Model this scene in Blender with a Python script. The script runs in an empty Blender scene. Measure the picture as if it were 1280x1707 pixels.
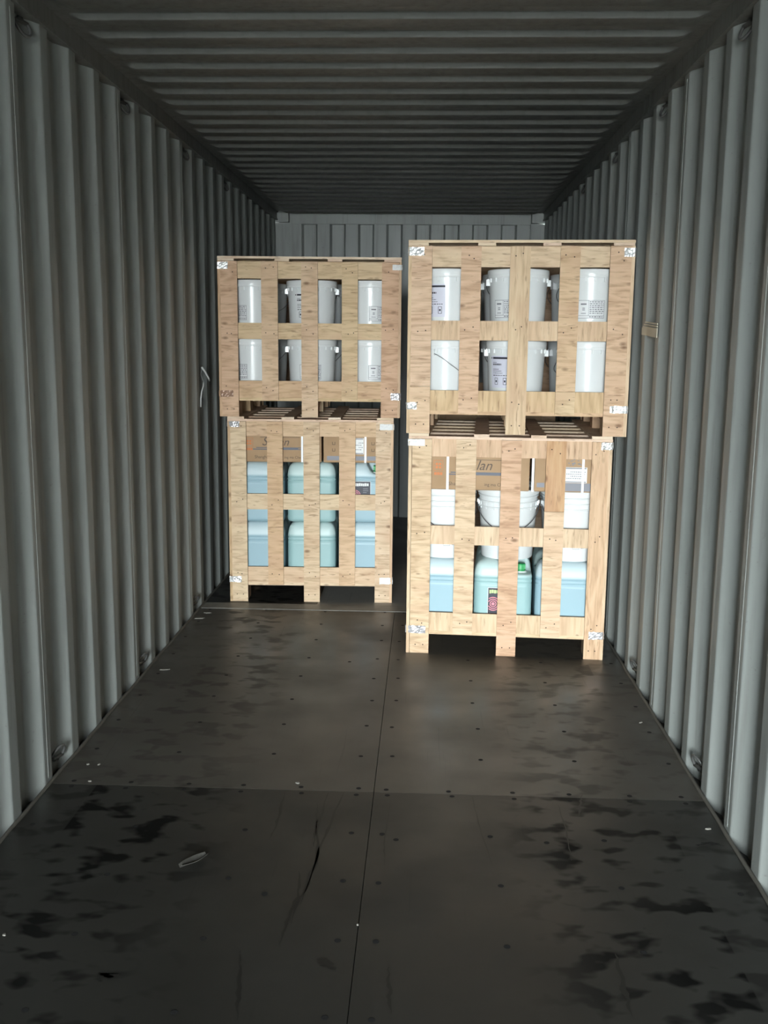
import bpy, math, random
from mathutils import Matrix, Vector
random.seed(7)
S = bpy.context.scene
COL = S.collection
PI = math.pi

# ------------------------------------------------------------------ camera
cx, cz, F, YAW, PIT, ROL = 0.1591, 1.5765, 1646.54, 0.0401, 0.1690, 0.0095
fw = Vector((-math.sin(YAW) * math.cos(PIT), math.cos(YAW) * math.cos(PIT), -math.sin(PIT)))
rt = Vector((math.cos(YAW), math.sin(YAW), 0))
up = rt.cross(fw)
r2 = rt * math.cos(ROL) + up * math.sin(ROL)
u2 = up * math.cos(ROL) - rt * math.sin(ROL)
cam = bpy.data.cameras.new('camera')
cam.sensor_fit = 'HORIZONTAL'
cam.sensor_width = 36.0
cam.lens = 36.0 * F / 1280.0
cam.clip_start = 0.05
camo = bpy.data.objects.new('camera', cam)
COL.objects.link(camo)
M4 = Matrix((r2, u2, -fw)).transposed().to_4x4()
M4.translation = Vector((cx, 0, cz))
camo.matrix_world = M4
S.camera = camo

# ------------------------------------------------------------------ light: overcast sky through the open doors
DOOR_Y = -4.60
SKY_STRENGTH = 1.0
EXPOSURE = 6.35
w = bpy.data.worlds.new('overcast_sky')
S.world = w
w.use_nodes = True
nt = w.node_tree
nt.nodes.clear()
wo = nt.nodes.new('ShaderNodeOutputWorld')
bg = nt.nodes.new('ShaderNodeBackground')
tc = nt.nodes.new('ShaderNodeTexCoord')
sx = nt.nodes.new('ShaderNodeSeparateXYZ')
mr = nt.nodes.new('ShaderNodeMapRange')
mr.inputs[1].default_value = 0.0
mr.inputs[2].default_value = 1.0
mr.inputs[3].default_value = 0.95
mr.inputs[4].default_value = 1.25
nt.links.new(tc.outputs['Generated'], sx.inputs[0])
nt.links.new(sx.outputs[2], mr.inputs[0])
ml = nt.nodes.new('ShaderNodeMath')
ml.operation = 'MULTIPLY'
ml.inputs[1].default_value = SKY_STRENGTH
nt.links.new(mr.outputs[0], ml.inputs[0])
bg.inputs[0].default_value = (0.90, 0.98, 1.0, 1)
nt.links.new(ml.outputs[0], bg.inputs[1])
nt.links.new(bg.outputs[0], wo.inputs[0])
pl = bpy.data.lights.new('door_portal', 'AREA')
pl.shape = 'RECTANGLE'
pl.size, pl.size_y = 2.36, 2.62
pl.cycles.is_portal = True
plo = bpy.data.objects.new('door_portal', pl)
COL.objects.link(plo)
plo.location = (0, DOOR_Y + 0.02, 1.32)
plo.rotation_euler = (PI / 2, 0, 0)      # the portal looks into the container (+y)
S.view_settings.view_transform = 'Standard'
S.view_settings.look = 'None'
S.view_settings.gamma = 1.0
S.view_settings.use_curve_mapping = False
S.view_settings.exposure = EXPOSURE

# ------------------------------------------------------------------ materials
MATS = {}

def mat(name, col=(0.5, 0.5, 0.5), rough=0.5, metal=0.0, spec=0.5, trans=0.0, sss=0.0):
    m = bpy.data.materials.new(name)
    m.use_nodes = True
    b = m.node_tree.nodes['Principled BSDF']
    b.inputs['Base Color'].default_value = (*col, 1)
    b.inputs['Roughness'].default_value = rough
    b.inputs['Metallic'].default_value = metal
    b.inputs['Specular IOR Level'].default_value = spec
    if trans:
        b.inputs['Transmission Weight'].default_value = trans
    if sss:
        b.inputs['Subsurface Weight'].default_value = sss
        b.inputs['Subsurface Radius'].default_value = (0.02, 0.02, 0.02)
    MATS[name] = m
    return m

class N:
    """small node helper"""
    def __init__(s, m):
        s.t = m.node_tree
        s.b = s.t.nodes['Principled BSDF']
    def n(s, kind, **kw):
        x = s.t.nodes.new('ShaderNode' + kind)
        for k, v in kw.items():
            setattr(x, k, v)
        return x
    def l(s, a, b):
        s.t.links.new(a, b)
    def coords(s, scale=(1, 1, 1), rand=0.0, which='Object'):
        t = s.n('TexCoord')
        v = t.outputs[which]
        if rand:
            o = s.n('ObjectInfo')
            mu = s.n('VectorMath', operation='SCALE')
            cb = s.n('CombineXYZ')
            s.l(o.outputs['Random'], cb.inputs[0])
            m2 = s.n('Math', operation='MULTIPLY')
            m2.inputs[1].default_value = 3.7
            s.l(o.outputs['Random'], m2.inputs[0])
            s.l(m2.outputs[0], cb.inputs[1])
            s.l(m2.outputs[0], cb.inputs[2])
            s.l(cb.outputs[0], mu.inputs[0])
            mu.inputs['Scale'].default_value = rand
            a = s.n('VectorMath', operation='ADD')
            s.l(v, a.inputs[0])
            s.l(mu.outputs[0], a.inputs[1])
            v = a.outputs[0]
        return s.scaled(v, scale)
    def scaled(s, v, scale):
        mp = s.n('VectorMath', operation='MULTIPLY')
        mp.inputs[1].default_value = scale
        s.l(v, mp.inputs[0])
        return mp.outputs[0]
    def noise(s, v, scale=5.0, detail=3.0, rough=0.5, dist=0.0):
        x = s.n('TexNoise')
        x.inputs['Scale'].default_value = scale
        x.inputs['Detail'].default_value = detail
        x.inputs['Roughness'].default_value = rough
        x.inputs['Distortion'].default_value = dist
        s.l(v, x.inputs['Vector'])
        return x.outputs['Fac']
    def ramp(s, f, stops):
        x = s.n('ValToRGB')
        e = x.color_ramp.elements
        while len(e) < len(stops):
            e.new(0.5)
        for i, (p, c) in enumerate(stops):
            e[i].position = p
            e[i].color = (*c, 1) if len(c) == 3 else c
        s.l(f, x.inputs[0])
        return x.outputs[0]
    def math(s, op, a, b=None, clamp=False):
        x = s.n('Math', operation=op)
        x.use_clamp = clamp
        for i, v in enumerate((a, b)):
            if v is None:
                continue
            if isinstance(v, (int, float)):
                x.inputs[i].default_value = v
            else:
                s.l(v, x.inputs[i])
        return x.outputs[0]
    def mix(s, f, a, b, blend='MIX'):
        x = s.n('MixRGB', blend_type=blend)
        for i, v in enumerate((f, a, b)):
            if isinstance(v, (int, float)):
                x.inputs[i].default_value = v
            elif isinstance(v, tuple):
                x.inputs[i].default_value = (*v, 1)
            else:
                s.l(v, x.inputs[i])
        return x.outputs[0]
    def bump(s, h, strength=0.3, dist=0.01):
        x = s.n('Bump')
        x.inputs['Strength'].default_value = strength
        x.inputs['Distance'].default_value = dist
        s.l(h, x.inputs['Height'])
        s.l(x.outputs[0], s.b.inputs['Normal'])
    def color(s, c):
        s.l(c, s.b.inputs['Base Color'])

# painted corrugated steel
def paint(name, c0, c1, dirt):
    m = mat(name, c0, 0.42, 0.0, 0.45)
    n = N(m)
    v = n.coords()
    a = n.noise(n.scaled(v, (1, 1, 0.35)), 2.2, 5, 0.6)
    col = n.ramp(a, [(0.3, c0), (0.7, c1)])
    st = n.noise(n.scaled(v, (9, 9, 0.5)), 3.0, 4, 0.6)
    col = n.mix(n.math('MULTIPLY', n.ramp(st, [(0.52, (0, 0, 0)), (0.75, (1, 1, 1))]), 0.35), col, dirt)
    sp = n.noise(v, 38, 3, 0.7)
    col = n.mix(n.math('MULTIPLY', n.ramp(sp, [(0.66, (0, 0, 0)), (0.74, (1, 1, 1))]), 0.35), col, dirt)
    n.color(col)
    n.l(n.ramp(st, [(0.3, (0.36,) * 3), (0.8, (0.6,) * 3)]), n.b.inputs['Roughness'])
    n.bump(n.noise(v, 14, 3), 0.12, 0.006)
    return m
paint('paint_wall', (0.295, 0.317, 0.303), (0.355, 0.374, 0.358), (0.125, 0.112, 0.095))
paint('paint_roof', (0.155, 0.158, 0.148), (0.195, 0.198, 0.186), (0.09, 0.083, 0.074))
mat('steel_dark', (0.06, 0.06, 0.058), 0.6, 0.2)
mat('steel_ring', (0.16, 0.16, 0.155), 0.45, 0.5)
mat('sealant', (0.11, 0.105, 0.09), 0.7)
mat('rubber_mark', (0.014, 0.0135, 0.012), 0.5)
mat('hole_black', (0.008, 0.008, 0.008), 0.9)

def floor_mat(name, base, light, gloss=0.36, tread=0.75):
    m = mat(name, base, gloss, 0.0, 0.5)
    n = N(m)
    v = n.coords(which='Generated')
    g = n.n('NewGeometry')
    p = g.outputs['Position']
    a = n.noise(p, 1.6, 6, 0.6)
    col = n.ramp(a, [(0.3, base), (0.75, light)])
    # dark rubber blotches left by tyres, in rows along both sides
    bl = n.noise(n.scaled(p, (7.5, 12.0, 1)), 1.0, 2, 0.5, 0.15)
    blm = n.ramp(bl, [(0.52, (0, 0, 0)), (0.62, (1, 1, 1))])
    sxn = n.n('SeparateXYZ')
    n.l(p, sxn.inputs[0])
    ax = n.math('ABSOLUTE', sxn.outputs[0])
    lane = n.ramp(ax, [(0.42, (0, 0, 0)), (0.66, (1, 1, 1)), (1.02, (1, 1, 1)), (1.16, (0.5, 0.5, 0.5))])
    big = n.ramp(n.noise(p, 0.9, 2), [(0.30, (0.3,) * 3), (0.5, (1,) * 3)])
    msk = n.math('MULTIPLY', n.math('MULTIPLY', blm, lane), big)
    col = n.mix(n.math('MULTIPLY', msk, tread), col, (0.006, 0.006, 0.006))
    # fine lengthwise scratches
    sc = n.noise(n.scaled(p, (60, 1.2, 1)), 1.0, 3, 0.7)
    col = n.mix(n.math('MULTIPLY', n.ramp(sc, [(0.64, (0, 0, 0)), (0.72, (1, 1, 1))]), 0.35), col, (0.01, 0.01, 0.01))
    n.color(col)
    rg = n.ramp(n.noise(p, 3.0, 4), [(0.3, (gloss - 0.07,) * 3), (0.75, (gloss + 0.16,) * 3)])
    n.l(n.math('SUBTRACT', 0.5, n.math('MULTIPLY', msk, 0.45 * tread)), n.b.inputs['Specular IOR Level'])
    n.l(n.math('ADD', n.math('MULTIPLY', msk, 0.18), rg), n.b.inputs['Roughness'])
    h = n.math('ADD', n.noise(n.scaled(p, (5, 22, 1)), 1.0, 3), n.math('MULTIPLY', n.noise(p, 120, 2), 0.10))
    n.bump(h, 0.05, 0.004)
    return m
floor_mat('ply_floor', (0.058, 0.053, 0.045), (0.088, 0.081, 0.068), 0.38, 0.30)
floor_mat('ply_floor_worn', (0.020, 0.0195, 0.017), (0.034, 0.033, 0.029), 0.42, 0.95)
floor_mat('plate_floor', (0.19, 0.19, 0.18), (0.26, 0.26, 0.245), 0.42, 0.2)
floor_mat('ply_floor_black', (0.012, 0.012, 0.011), (0.022, 0.021, 0.019), 0.45)
m = mat('steel_strip', (0.17, 0.165, 0.15), 0.5, 0.0)
n = N(m)
n.color(n.ramp(n.noise(n.coords(), 9, 4), [(0.3, (0.16, 0.155, 0.14)), (0.7, (0.26, 0.25, 0.225))]))

def wood(name, grain, tones, knot=0.5):
    """plywood: grain = 'x' lines run along local x, 'z' along local z"""
    m = mat(name, tones[0], 0.62, 0.0, 0.25)
    n = N(m)
    v = n.coords(rand=11.0)
    ax = grain == 'x'
    cat = n.noise(n.scaled(v, (2.6, 2.6, 11.0) if ax else (11.0, 9.0, 1.6)), 1.0, 2.5, 0.5, 0.4)
    rings = n.math('PINGPONG', n.math('MULTIPLY', cat, 6.0), 0.5)
    fine = n.noise(n.scaled(v, (7, 20, 90) if ax else (90, 20, 5)), 1.0, 5, 0.65)
    f = n.math('ADD', n.math('MULTIPLY', rings, 0.50), n.math('MULTIPLY', fine, 0.75))
    col = n.ramp(f, [(0.25, tones[0]), (0.52, tones[1]), (0.82, tones[2])])
    o = n.n('ObjectInfo')
    tint = n.ramp(o.outputs['Random'], [(0.0, (0.95, 0.77, 0.68)), (0.2, (1.04, 1.01, 0.95)), (0.4, (0.95, 0.87, 0.71)), (0.6, (1.06, 1.03, 0.98)), (0.8, (0.92, 0.77, 0.64)), (1.0, (1.04, 0.95, 0.90))])
    col = n.mix(1.0, col, tint, 'MULTIPLY')
    # pink-brown patches and short dark fibre streaks
    pt = n.noise(n.scaled(v, (5, 5, 9) if ax else (9, 5, 4)), 1.0, 2)
    col = n.mix(n.math('MULTIPLY', n.ramp(pt, [(0.5, (0, 0, 0)), (0.72, (1, 1, 1))]), 0.45), col, (0.58, 0.36, 0.23))
    sk = n.noise(n.scaled(v, (14, 14, 75) if ax else (75, 14, 10)), 1.0, 2.5, 0.6)
    col = n.mix(n.math('MULTIPLY', n.ramp(sk, [(0.60, (0, 0, 0)), (0.74, (1, 1, 1))]), 0.7), col, (0.28, 0.155, 0.085))
    # knots
    vo = n.n('TexVoronoi')
    vo.inputs['Scale'].default_value = 1.0
    n.l(n.scaled(v, (10, 10, 19) if ax else (19, 10, 10)), vo.inputs['Vector'])
    kd = n.ramp(vo.outputs['Distance'], [(0.08, (1, 1, 1)), (0.24, (0, 0, 0))])
    ks = n.n('SeparateColor')
    n.l(vo.outputs['Color'], ks.inputs[0])
    km = n.ramp(ks.outputs[0], [(1 - knot * 0.4, (0, 0, 0)), (1 - knot * 0.4 + 0.02, (1, 1, 1))])
    col = n.mix(n.math('MULTIPLY', n.math('MULTIPLY', kd, km), 0.75), col, (0.17, 0.08, 0.04))
    n.color(col)
    n.bump(f, 0.15, 0.002)
    return m
wood('ply_cross', 'x', [(0.46, 0.32, 0.215), (0.69, 0.535, 0.39), (0.78, 0.635, 0.495)], 0.8)
wood('ply_cross_plain', 'x', [(0.52, 0.38, 0.255), (0.71, 0.565, 0.405), (0.78, 0.64, 0.48)], 0.25)
wood('ply_long', 'z', [(0.51, 0.365, 0.245), (0.69, 0.53, 0.375), (0.76, 0.62, 0.465)], 0.25)
wood('pine_red', 'z', [(0.45, 0.255, 0.145), (0.60, 0.385, 0.24), (0.66, 0.47, 0.32)], 0.3)
wood('ply_lid', 'x', [(0.66, 0.52, 0.40), (0.80, 0.67, 0.55), (0.86, 0.74, 0.62)], 0.1)
mat('blocker_dark', (0.11, 0.09, 0.08), 0.9)
mat('ply_edge_shade', (0.30, 0.19, 0.115), 0.7)
mat('nail_dark', (0.05, 0.03, 0.02), 0.7)

def foil(name, c, metal, dark):
    m = mat(name, c, 0.32, metal)
    n = N(m)
    v = n.coords(rand=5)
    a = n.noise(v, 55, 4, 0.7)
    n.color(n.ramp(a, [(0.30, dark), (0.40, c)]))
    n.bump(n.noise(v, 60, 3), 0.7, 0.004)
foil('foil_silver', (0.86, 0.86, 0.85), 0.55, (0.30, 0.27, 0.24))
foil('foil_grey', (0.58, 0.56, 0.57), 0.5, (0.34, 0.30, 0.29))
foil('foil_brown', (0.34, 0.20, 0.13), 0.1, (0.20, 0.11, 0.07))
mat('paper_white', (0.86, 0.86, 0.85), 0.6)
mat('hdpe_white', (0.80, 0.825, 0.83), 0.24, 0, 0.5, 0, 0.15)
mat('hdpe_lid', (0.84, 0.86, 0.86), 0.26, 0, 0.5, 0, 0.15)
mat('wire', (0.32, 0.32, 0.33), 0.35, 0.85)
mat('wire_dark', (0.16, 0.16, 0.17), 0.4, 0.6)
mat('label_lavender', (0.70, 0.70, 0.80), 0.5)
mat('label_white', (0.80, 0.81, 0.82), 0.5)
mat('ink_black', (0.015, 0.015, 0.03), 0.5)
mat('ink_grey', (0.22, 0.22, 0.25), 0.5)
mat('ink_blue', (0.085, 0.09, 0.12), 0.5)
mat('ink_brown', (0.10, 0.065, 0.045), 0.6)
mat('ink_orange', (0.62, 0.20, 0.06), 0.6)
mat('ink_red', (0.55, 0.03, 0.07), 0.5)
mat('ink_pink', (0.78, 0.24, 0.30), 0.5)
mat('ink_green', (0.55, 0.72, 0.30), 0.5)
mat('cap_green', (0.02, 0.33, 0.09), 0.35)
mat('strap_white', (0.82, 0.83, 0.86), 0.35)
m = mat('carton', (0.43, 0.28, 0.165), 0.75, 0, 0.15)
n = N(m)
n.color(n.ramp(n.noise(n.coords(rand=4), 7, 3), [(0.3, (0.40, 0.26, 0.15)), (0.7, (0.47, 0.315, 0.19))]))
m = mat('cream_card', (0.72, 0.66, 0.53), 0.8)
mat('sliver_grey', (0.065, 0.062, 0.055), 0.6)
m = mat('cord_white', (0.8, 0.8, 0.78), 0.6)
m = mat('chip_pale', (0.22, 0.21, 0.185), 0.7)
m = mat('concrete', (0.2, 0.196, 0.188), 0.9)
n = N(m)
n.color(n.ramp(n.noise(n.coords(), 0.8, 5), [(0.3, (0.12, 0.118, 0.112)), (0.7, (0.17, 0.167, 0.158))]))

def can_mat(name, liquid, empty, level):
    m = mat(name, liquid, 0.42, 0, 0.4, 0, 0.35)
    n = N(m)
    t = n.n('TexCoord')
    s = n.n('SeparateXYZ')
    n.l(t.outputs['Object'], s.inputs[0])
    f = n.ramp(n.math('SUBTRACT', s.outputs[2], level - 0.5), [(0.494, (0, 0, 0)), (0.506, (1, 1, 1))])
    n.color(n.mix(f, liquid, empty))
    n.b.inputs['Subsurface Radius'].default_value = (0.03, 0.03, 0.03)
can_mat('can_blue', (0.345, 0.505, 0.575), (0.58, 0.70, 0.74), 0.292)
can_mat('can_teal', (0.345, 0.525, 0.53), (0.56, 0.70, 0.69), 0.292)

# ------------------------------------------------------------------ mesh helpers
def mesh(name, verts, faces, m, smooth=False):
    me = bpy.data.meshes.new(name)
    me.from_pydata(verts, [], faces)
    if m:
        me.materials.append(MATS[m] if isinstance(m, str) else m)
    if smooth:
        me.polygons.foreach_set('use_smooth', [True] * len(me.polygons))
    me.update()
    return me

def obj(name, me, parent=None, loc=(0, 0, 0), rot=(0, 0, 0)):
    o = bpy.data.objects.new(name, me)
    COL.objects.link(o)
    o.parent = parent
    o.location = loc
    o.rotation_euler = rot
    return o

def tag(o, label=None, cat=None, group=None, kind=None):
    if label: o['label'] = label
    if cat: o['category'] = cat
    if group: o['group'] = group
    if kind: o['kind'] = kind
    return o

class MB:
    def __init__(s):
        s.v = []; s.f = []
    def add(s, vs, fs):
        k = len(s.v)
        s.v += [tuple(p) for p in vs]
        s.f += [tuple(i + k for i in q) for q in fs]
        return s
    def box(s, x0, x1, y0, y1, z0, z1):
        vs = [(x, y, z) for z in (z0, z1) for y in (y0, y1) for x in (x0, x1)]
        return s.add(vs, [(0, 2, 3, 1), (4, 5, 7, 6), (0, 1, 5, 4), (2, 6, 7, 3), (0, 4, 6, 2), (1, 3, 7, 5)])
    def quad(s, a, b, c, d):
        return s.add([a, b, c, d], [(0, 1, 2, 3)])
    def lathe(s, prof, seg=40, cen=(0, 0, 0), cap0=False, cap1=False):
        vs = []; fs = []
        for (r, z) in prof:
            for i in range(seg):
                a = 2 * PI * i / seg
                vs.append((cen[0] + r * math.cos(a), cen[1] + r * math.sin(a), cen[2] + z))
        for j in range(len(prof) - 1):
            for i in range(seg):
                k = (i + 1) % seg
                fs.append((j * seg + i, j * seg + k, (j + 1) * seg + k, (j + 1) * seg + i))
        if cap0: fs.append(tuple(range(seg - 1, -1, -1)))
        if cap1: fs.append(tuple((len(prof) - 1) * seg + i for i in range(seg)))
        return s.add(vs, fs)
    def tube(s, pts, r, seg=6):
        pts = [Vector(p) for p in pts]
        vs = []; fs = []
        nrm = None
        for i, p in enumerate(pts):
            t = (pts[min(i + 1, len(pts) - 1)] - pts[max(i - 1, 0)]).normalized()
            if nrm is None:
                nrm = t.orthogonal().normalized()
            nrm = (nrm - t * nrm.dot(t)).normalized()
            bn = t.cross(nrm)
            for k in range(seg):
                a = 2 * PI * k / seg
                vs.append(p + (nrm * math.cos(a) + bn * math.sin(a)) * r)
        for i in range(len(pts) - 1):
            for k in range(seg):
                q = (k + 1) % seg
                fs.append((i * seg + k, i * seg + q, (i + 1) * seg + q, (i + 1) * seg + k))
        fs.append(tuple(range(seg - 1, -1, -1)))
        fs.append(tuple((len(pts) - 1) * seg + k for k in range(seg)))
        return s.add(vs, fs)
    def mesh(s, name, m, smooth=False):
        return mesh(name, s.v, s.f, m, smooth)

def autosmooth(me, ang=35):
    me.polygons.foreach_set('use_smooth', [True] * len(me.polygons))
    try:
        me.set_sharp_from_angle(angle=math.radians(ang))
    except Exception:
        pass
    return me

def text_mesh(name, body, size, m, shear=0.0, bold=0.0):
    cu = bpy.data.curves.new(name, 'FONT')
    cu.body = body
    cu.size = size
    cu.shear = shear
    cu.offset = bold
    cu.extrude = 0.0004
    cu.resolution_u = 3
    to = bpy.data.objects.new(name, cu)
    COL.objects.link(to)
    bpy.context.view_layer.update()
    me = bpy.data.meshes.new_from_object(to.evaluated_get(bpy.context.evaluated_depsgraph_get()))
    bpy.data.objects.remove(to)
    bpy.data.curves.remove(cu)
    me.materials.clear()
    me.materials.append(MATS[m])
    # stand it up: text x,y -> x,z and face -y
    for v in me.vertices:
        x, y, z = v.co
        v.co = (x, -z, y)
    return me

# ------------------------------------------------------------------ the container shell
X = 1.176                      # half inner width
YB = 8.96                      # inner face of the end wall
YL, YR, P = 3.5479, 3.6003, 0.278
HT = 2.639                     # top of the wall sheets
DEP = 0.036

def wall_sheet(side, y0off):
    """trapezoid corrugation: inner flat .070, slope .068, outer flat .072, slope .068; small rounded bends"""
    k0 = math.floor((DOOR_Y - y0off) / P) - 1
    pts = []
    y = y0off + k0 * P
    g = 0.5294                                  # slope of the webs
    def bend(y, x0, x1, s0, s1):                # soft bend centred on y, with support edges on both flats
        return [(y - 0.012, x0 - 0.012 * s0), (y - 0.006, x0 - 0.006 * s0), (y, x0 + 0.0015 * (s1 - s0) * 0.5), (y + 0.006, x0 + 0.006 * s1), (y + 0.012, x0 + 0.012 * s1)]
    prof = bend(0.070, 0.0, 0, 0, g) + bend(0.138, 0.036, 0, g, 0) + bend(0.210, 0.036, 0, 0, -g) + bend(0.278, 0.0, 0, -g, 0)
    while y < YB:
        for dy, dx in prof:
            pts.append((y + dy, dx))
        y += P
    pts = [(yy, d) for yy, d in pts if DOOR_Y - 0.02 <= yy <= YB + 0.04]
    zs = [-0.06, 0.4, 0.9, 1.4, 1.9, 2.3, HT + 0.02]
    vs = []; fs = []
    for z in zs:
        for yy, d in pts:
            vs.append((side * (X + d), yy, z))
    n_ = len(pts)
    for j in range(len(zs) - 1):
        for i in range(n_ - 1):
            q = (j * n_ + i, j * n_ + i + 1, (j + 1) * n_ + i + 1, (j + 1) * n_ + i)
            fs.append(q if side < 0 else q[::-1])
    # back side, so the sheet has thickness
    k = len(vs)
    vs2 = [(vx + side * 0.004, vy, vz) for vx, vy, vz in vs]
    fs2 = [tuple(i + k for i in q[::-1]) for q in fs]
    me = mesh('wall', vs + vs2, fs + fs2, 'paint_wall')
    return autosmooth(me, 30)
tag(obj('wall_left', wall_sheet(-1, YL)), 'left corrugated grey steel container wall', kind='structure')
tag(obj('wall_right', wall_sheet(1, YR)), 'right corrugated grey steel container wall', kind='structure')

# weld seams where two wall sheets lap
for side, y0, ks, wn in ((-1, YL, (-1, 3, 7), 'wall_left'), (1, YR, (-2, 2, 6), 'wall_right')):
    for k in ks:
        mb = MB()
        yy = y0 + k * P + 0.030
        x0 = side * (X - 0.0010)
        mb.box(min(x0, side * (X + 0.001)), max(x0, side * (X + 0.001)), yy, yy + 0.007, 0.02, HT - 0.02)
        obj('weld_seam', mb.mesh('weld_seam', 'paint_wall'), bpy.data.objects[wn])

# top side rails
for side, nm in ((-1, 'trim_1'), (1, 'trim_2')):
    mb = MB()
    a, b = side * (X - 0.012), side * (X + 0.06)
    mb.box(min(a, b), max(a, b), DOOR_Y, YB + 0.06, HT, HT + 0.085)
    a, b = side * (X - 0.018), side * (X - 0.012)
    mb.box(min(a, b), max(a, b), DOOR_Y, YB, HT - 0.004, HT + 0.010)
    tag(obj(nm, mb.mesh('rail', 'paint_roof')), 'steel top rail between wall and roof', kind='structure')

# roof: pressed corrugations across the width, ending short of the rails
ROOF = 2.690
RP = 0.209
ROOF_Y0 = 3.668 - 0.008
def roof_mesh():
    prof = [(0.0, 0.0), (0.003, 0.002), (0.014, 0.018), (0.018, 0.020), (0.100, 0.020), (0.104, 0.018), (0.116, 0.002), (0.120, 0.0)]
    # near slope facing the door: the sheet steps DOWN going deeper, so the bright faces look at the door
    ys = []
    k = math.floor((DOOR_Y - ROOF_Y0) / RP) - 1
    y = ROOF_Y0 + k * RP
    while y < YB:
        for dy, dz in [(0.0, 1.0), (0.004, 0.88), (0.014, 0.12), (0.018, 0.0), (0.100, 0.0), (0.105, 0.10), (0.118, 0.88), (0.123, 1.0)]:
            ys.append((y + dy, dz))
        y += RP
    ys = [q for q in ys if DOOR_Y <= q[0] <= YB + 0.02]
    xs = [-1.19, -1.125, -1.115, -1.10, -1.08, -1.06, -0.7, 0, 0.7, 1.06, 1.08, 1.10, 1.115, 1.125, 1.19]
    def w_(x):
        a = abs(x)
        t = min(1, max(0, (1.125 - a) / 0.06))
        return t * t * (3 - 2 * t)
    vs = []; fs = []
    for yy, dz in ys:
        for x in xs:
            vs.append((x, yy, ROOF + 0.020 * (1 + (dz - 1) * 1.0 * w_(x)) - 0.0))
    nx = len(xs)
    for j in range(len(ys) - 1):
        for i in range(nx - 1):
            fs.append((j * nx + i, (j + 1) * nx + i, (j + 1) * nx + i + 1, j * nx + i + 1))
    k = len(vs)
    vs2 = [(a, b, c + 0.003) for a, b, c in vs]
    vs2 += [(-1.24, DOOR_Y - 0.1, ROOF + 0.034), (1.24, DOOR_Y - 0.1, ROOF + 0.034), (1.24, YB + 0.07, ROOF + 0.034), (-1.24, YB + 0.07, ROOF + 0.034)]
    fs2 = [tuple(i + k for i in q[::-1]) for q in fs]
    e4 = 2 * k
    fs2.append((e4, e4 + 1, e4 + 2, e4 + 3))
    return autosmooth(mesh('ceiling', vs + vs2, fs + fs2, 'paint_roof'), 25)
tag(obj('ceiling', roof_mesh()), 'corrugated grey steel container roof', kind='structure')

# end wall with header, corner blocks and upright corrugation
mb = MB()
pts = []
x = -1.06
while x < 1.06:
    for dx, dy in [(0.0, 0.0), (0.108, 0.0), (0.126, 0.045), (0.232, 0.045), (0.250, 0.0)]:
        if x + dx <= 1.0601:
            pts.append((x + dx, YB + dy))
    x += 0.250
vs = [(a, b, z) for z in (-0.05, 2.62) for a, b in pts]
k = len(pts)
mb.add(vs, [(i, i + 1, k + i + 1, k + i) for i in range(k - 1)])
mb.box(-1.25, 1.25, YB + 0.05, YB + 0.056, -0.15, 2.76)
wb = tag(obj('wall_back', mb.mesh('wall_back', 'paint_wall')), 'corrugated steel end wall of the container', kind='structure')
obj('header_beam', MB().box(-1.052, 1.052, YB - 0.012, YB + 0.05, 2.606, 2.689).mesh('header', 'paint_wall'), wb)
for s in (-1, 1):
    a, b = s * 1.058, s * 1.21
    obj('corner_post', MB().box(min(a, b), max(a, b), YB - 0.004, YB + 0.05, -0.05, 2.612).mesh('post', 'paint_wall'), wb)
    a, b = s * 1.064, s * 1.21
    obj('corner_block', MB().box(min(a, b), max(a, b), YB - 0.02, YB + 0.05, 2.622, 2.70).mesh('block', 'paint_wall'), wb)

# floor: dark bearer sheet + plywood boards + steel strip
fl = tag(obj('floor', MB().box(-1.23, 1.23, DOOR_Y, YB + 0.05, -0.09, -0.028).mesh('floor', 'steel_dark')), 'dark plywood container floor', kind='structure')
def panel(x0, x1, y0, y1, m='ply_floor'):
    obj('floor_panel', MB().box(x0, x1, y0, y1, -0.028, 0.0).mesh('floor_panel', m), fl)
G = 0.0012
for y0, y1 in ((DOOR_Y, -4.04), (-4.04, -1.595), (-1.595, 0.85), (0.85, 3.298), (3.298, 5.70)):
    pm = 'ply_floor' if y0 > 3 else 'ply_floor_worn'
    panel(-1.166, -G, y0 + G, y1 - G, pm)
    panel(G, 1.166, y0 + G, y1 - G, pm)
panel(-1.166, -0.48 - G, 5.832, YB - 0.005, 'ply_floor_black')
panel(-0.48 + G, 0.10 - G, 5.832, YB - 0.005, 'plate_floor')
panel(0.10 + G, 1.166, 5.832, YB - 0.005, 'plate_floor')
obj('steel_strip', MB().box(-1.166, 1.166, 5.702, 5.830, -0.028, 0.002).mesh('steel_strip', 'steel_strip'), fl)
# edge angle / sealant bead along both walls
for s in (-1, 1):
    mb = MB()
    ptsb = []
    y = DOOR_Y + 0.05
    while y < YB - 0.02:
        ptsb.append((s * (1.170 + random.uniform(-0.002, 0.002)), y, 0.001 + random.uniform(-0.0015, 0.0015)))
        y += 0.10
    mb.tube(ptsb, 0.0075, 6)
    obj('edge_bead', mb.mesh('edge_bead', 'sealant', True), fl)
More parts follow.
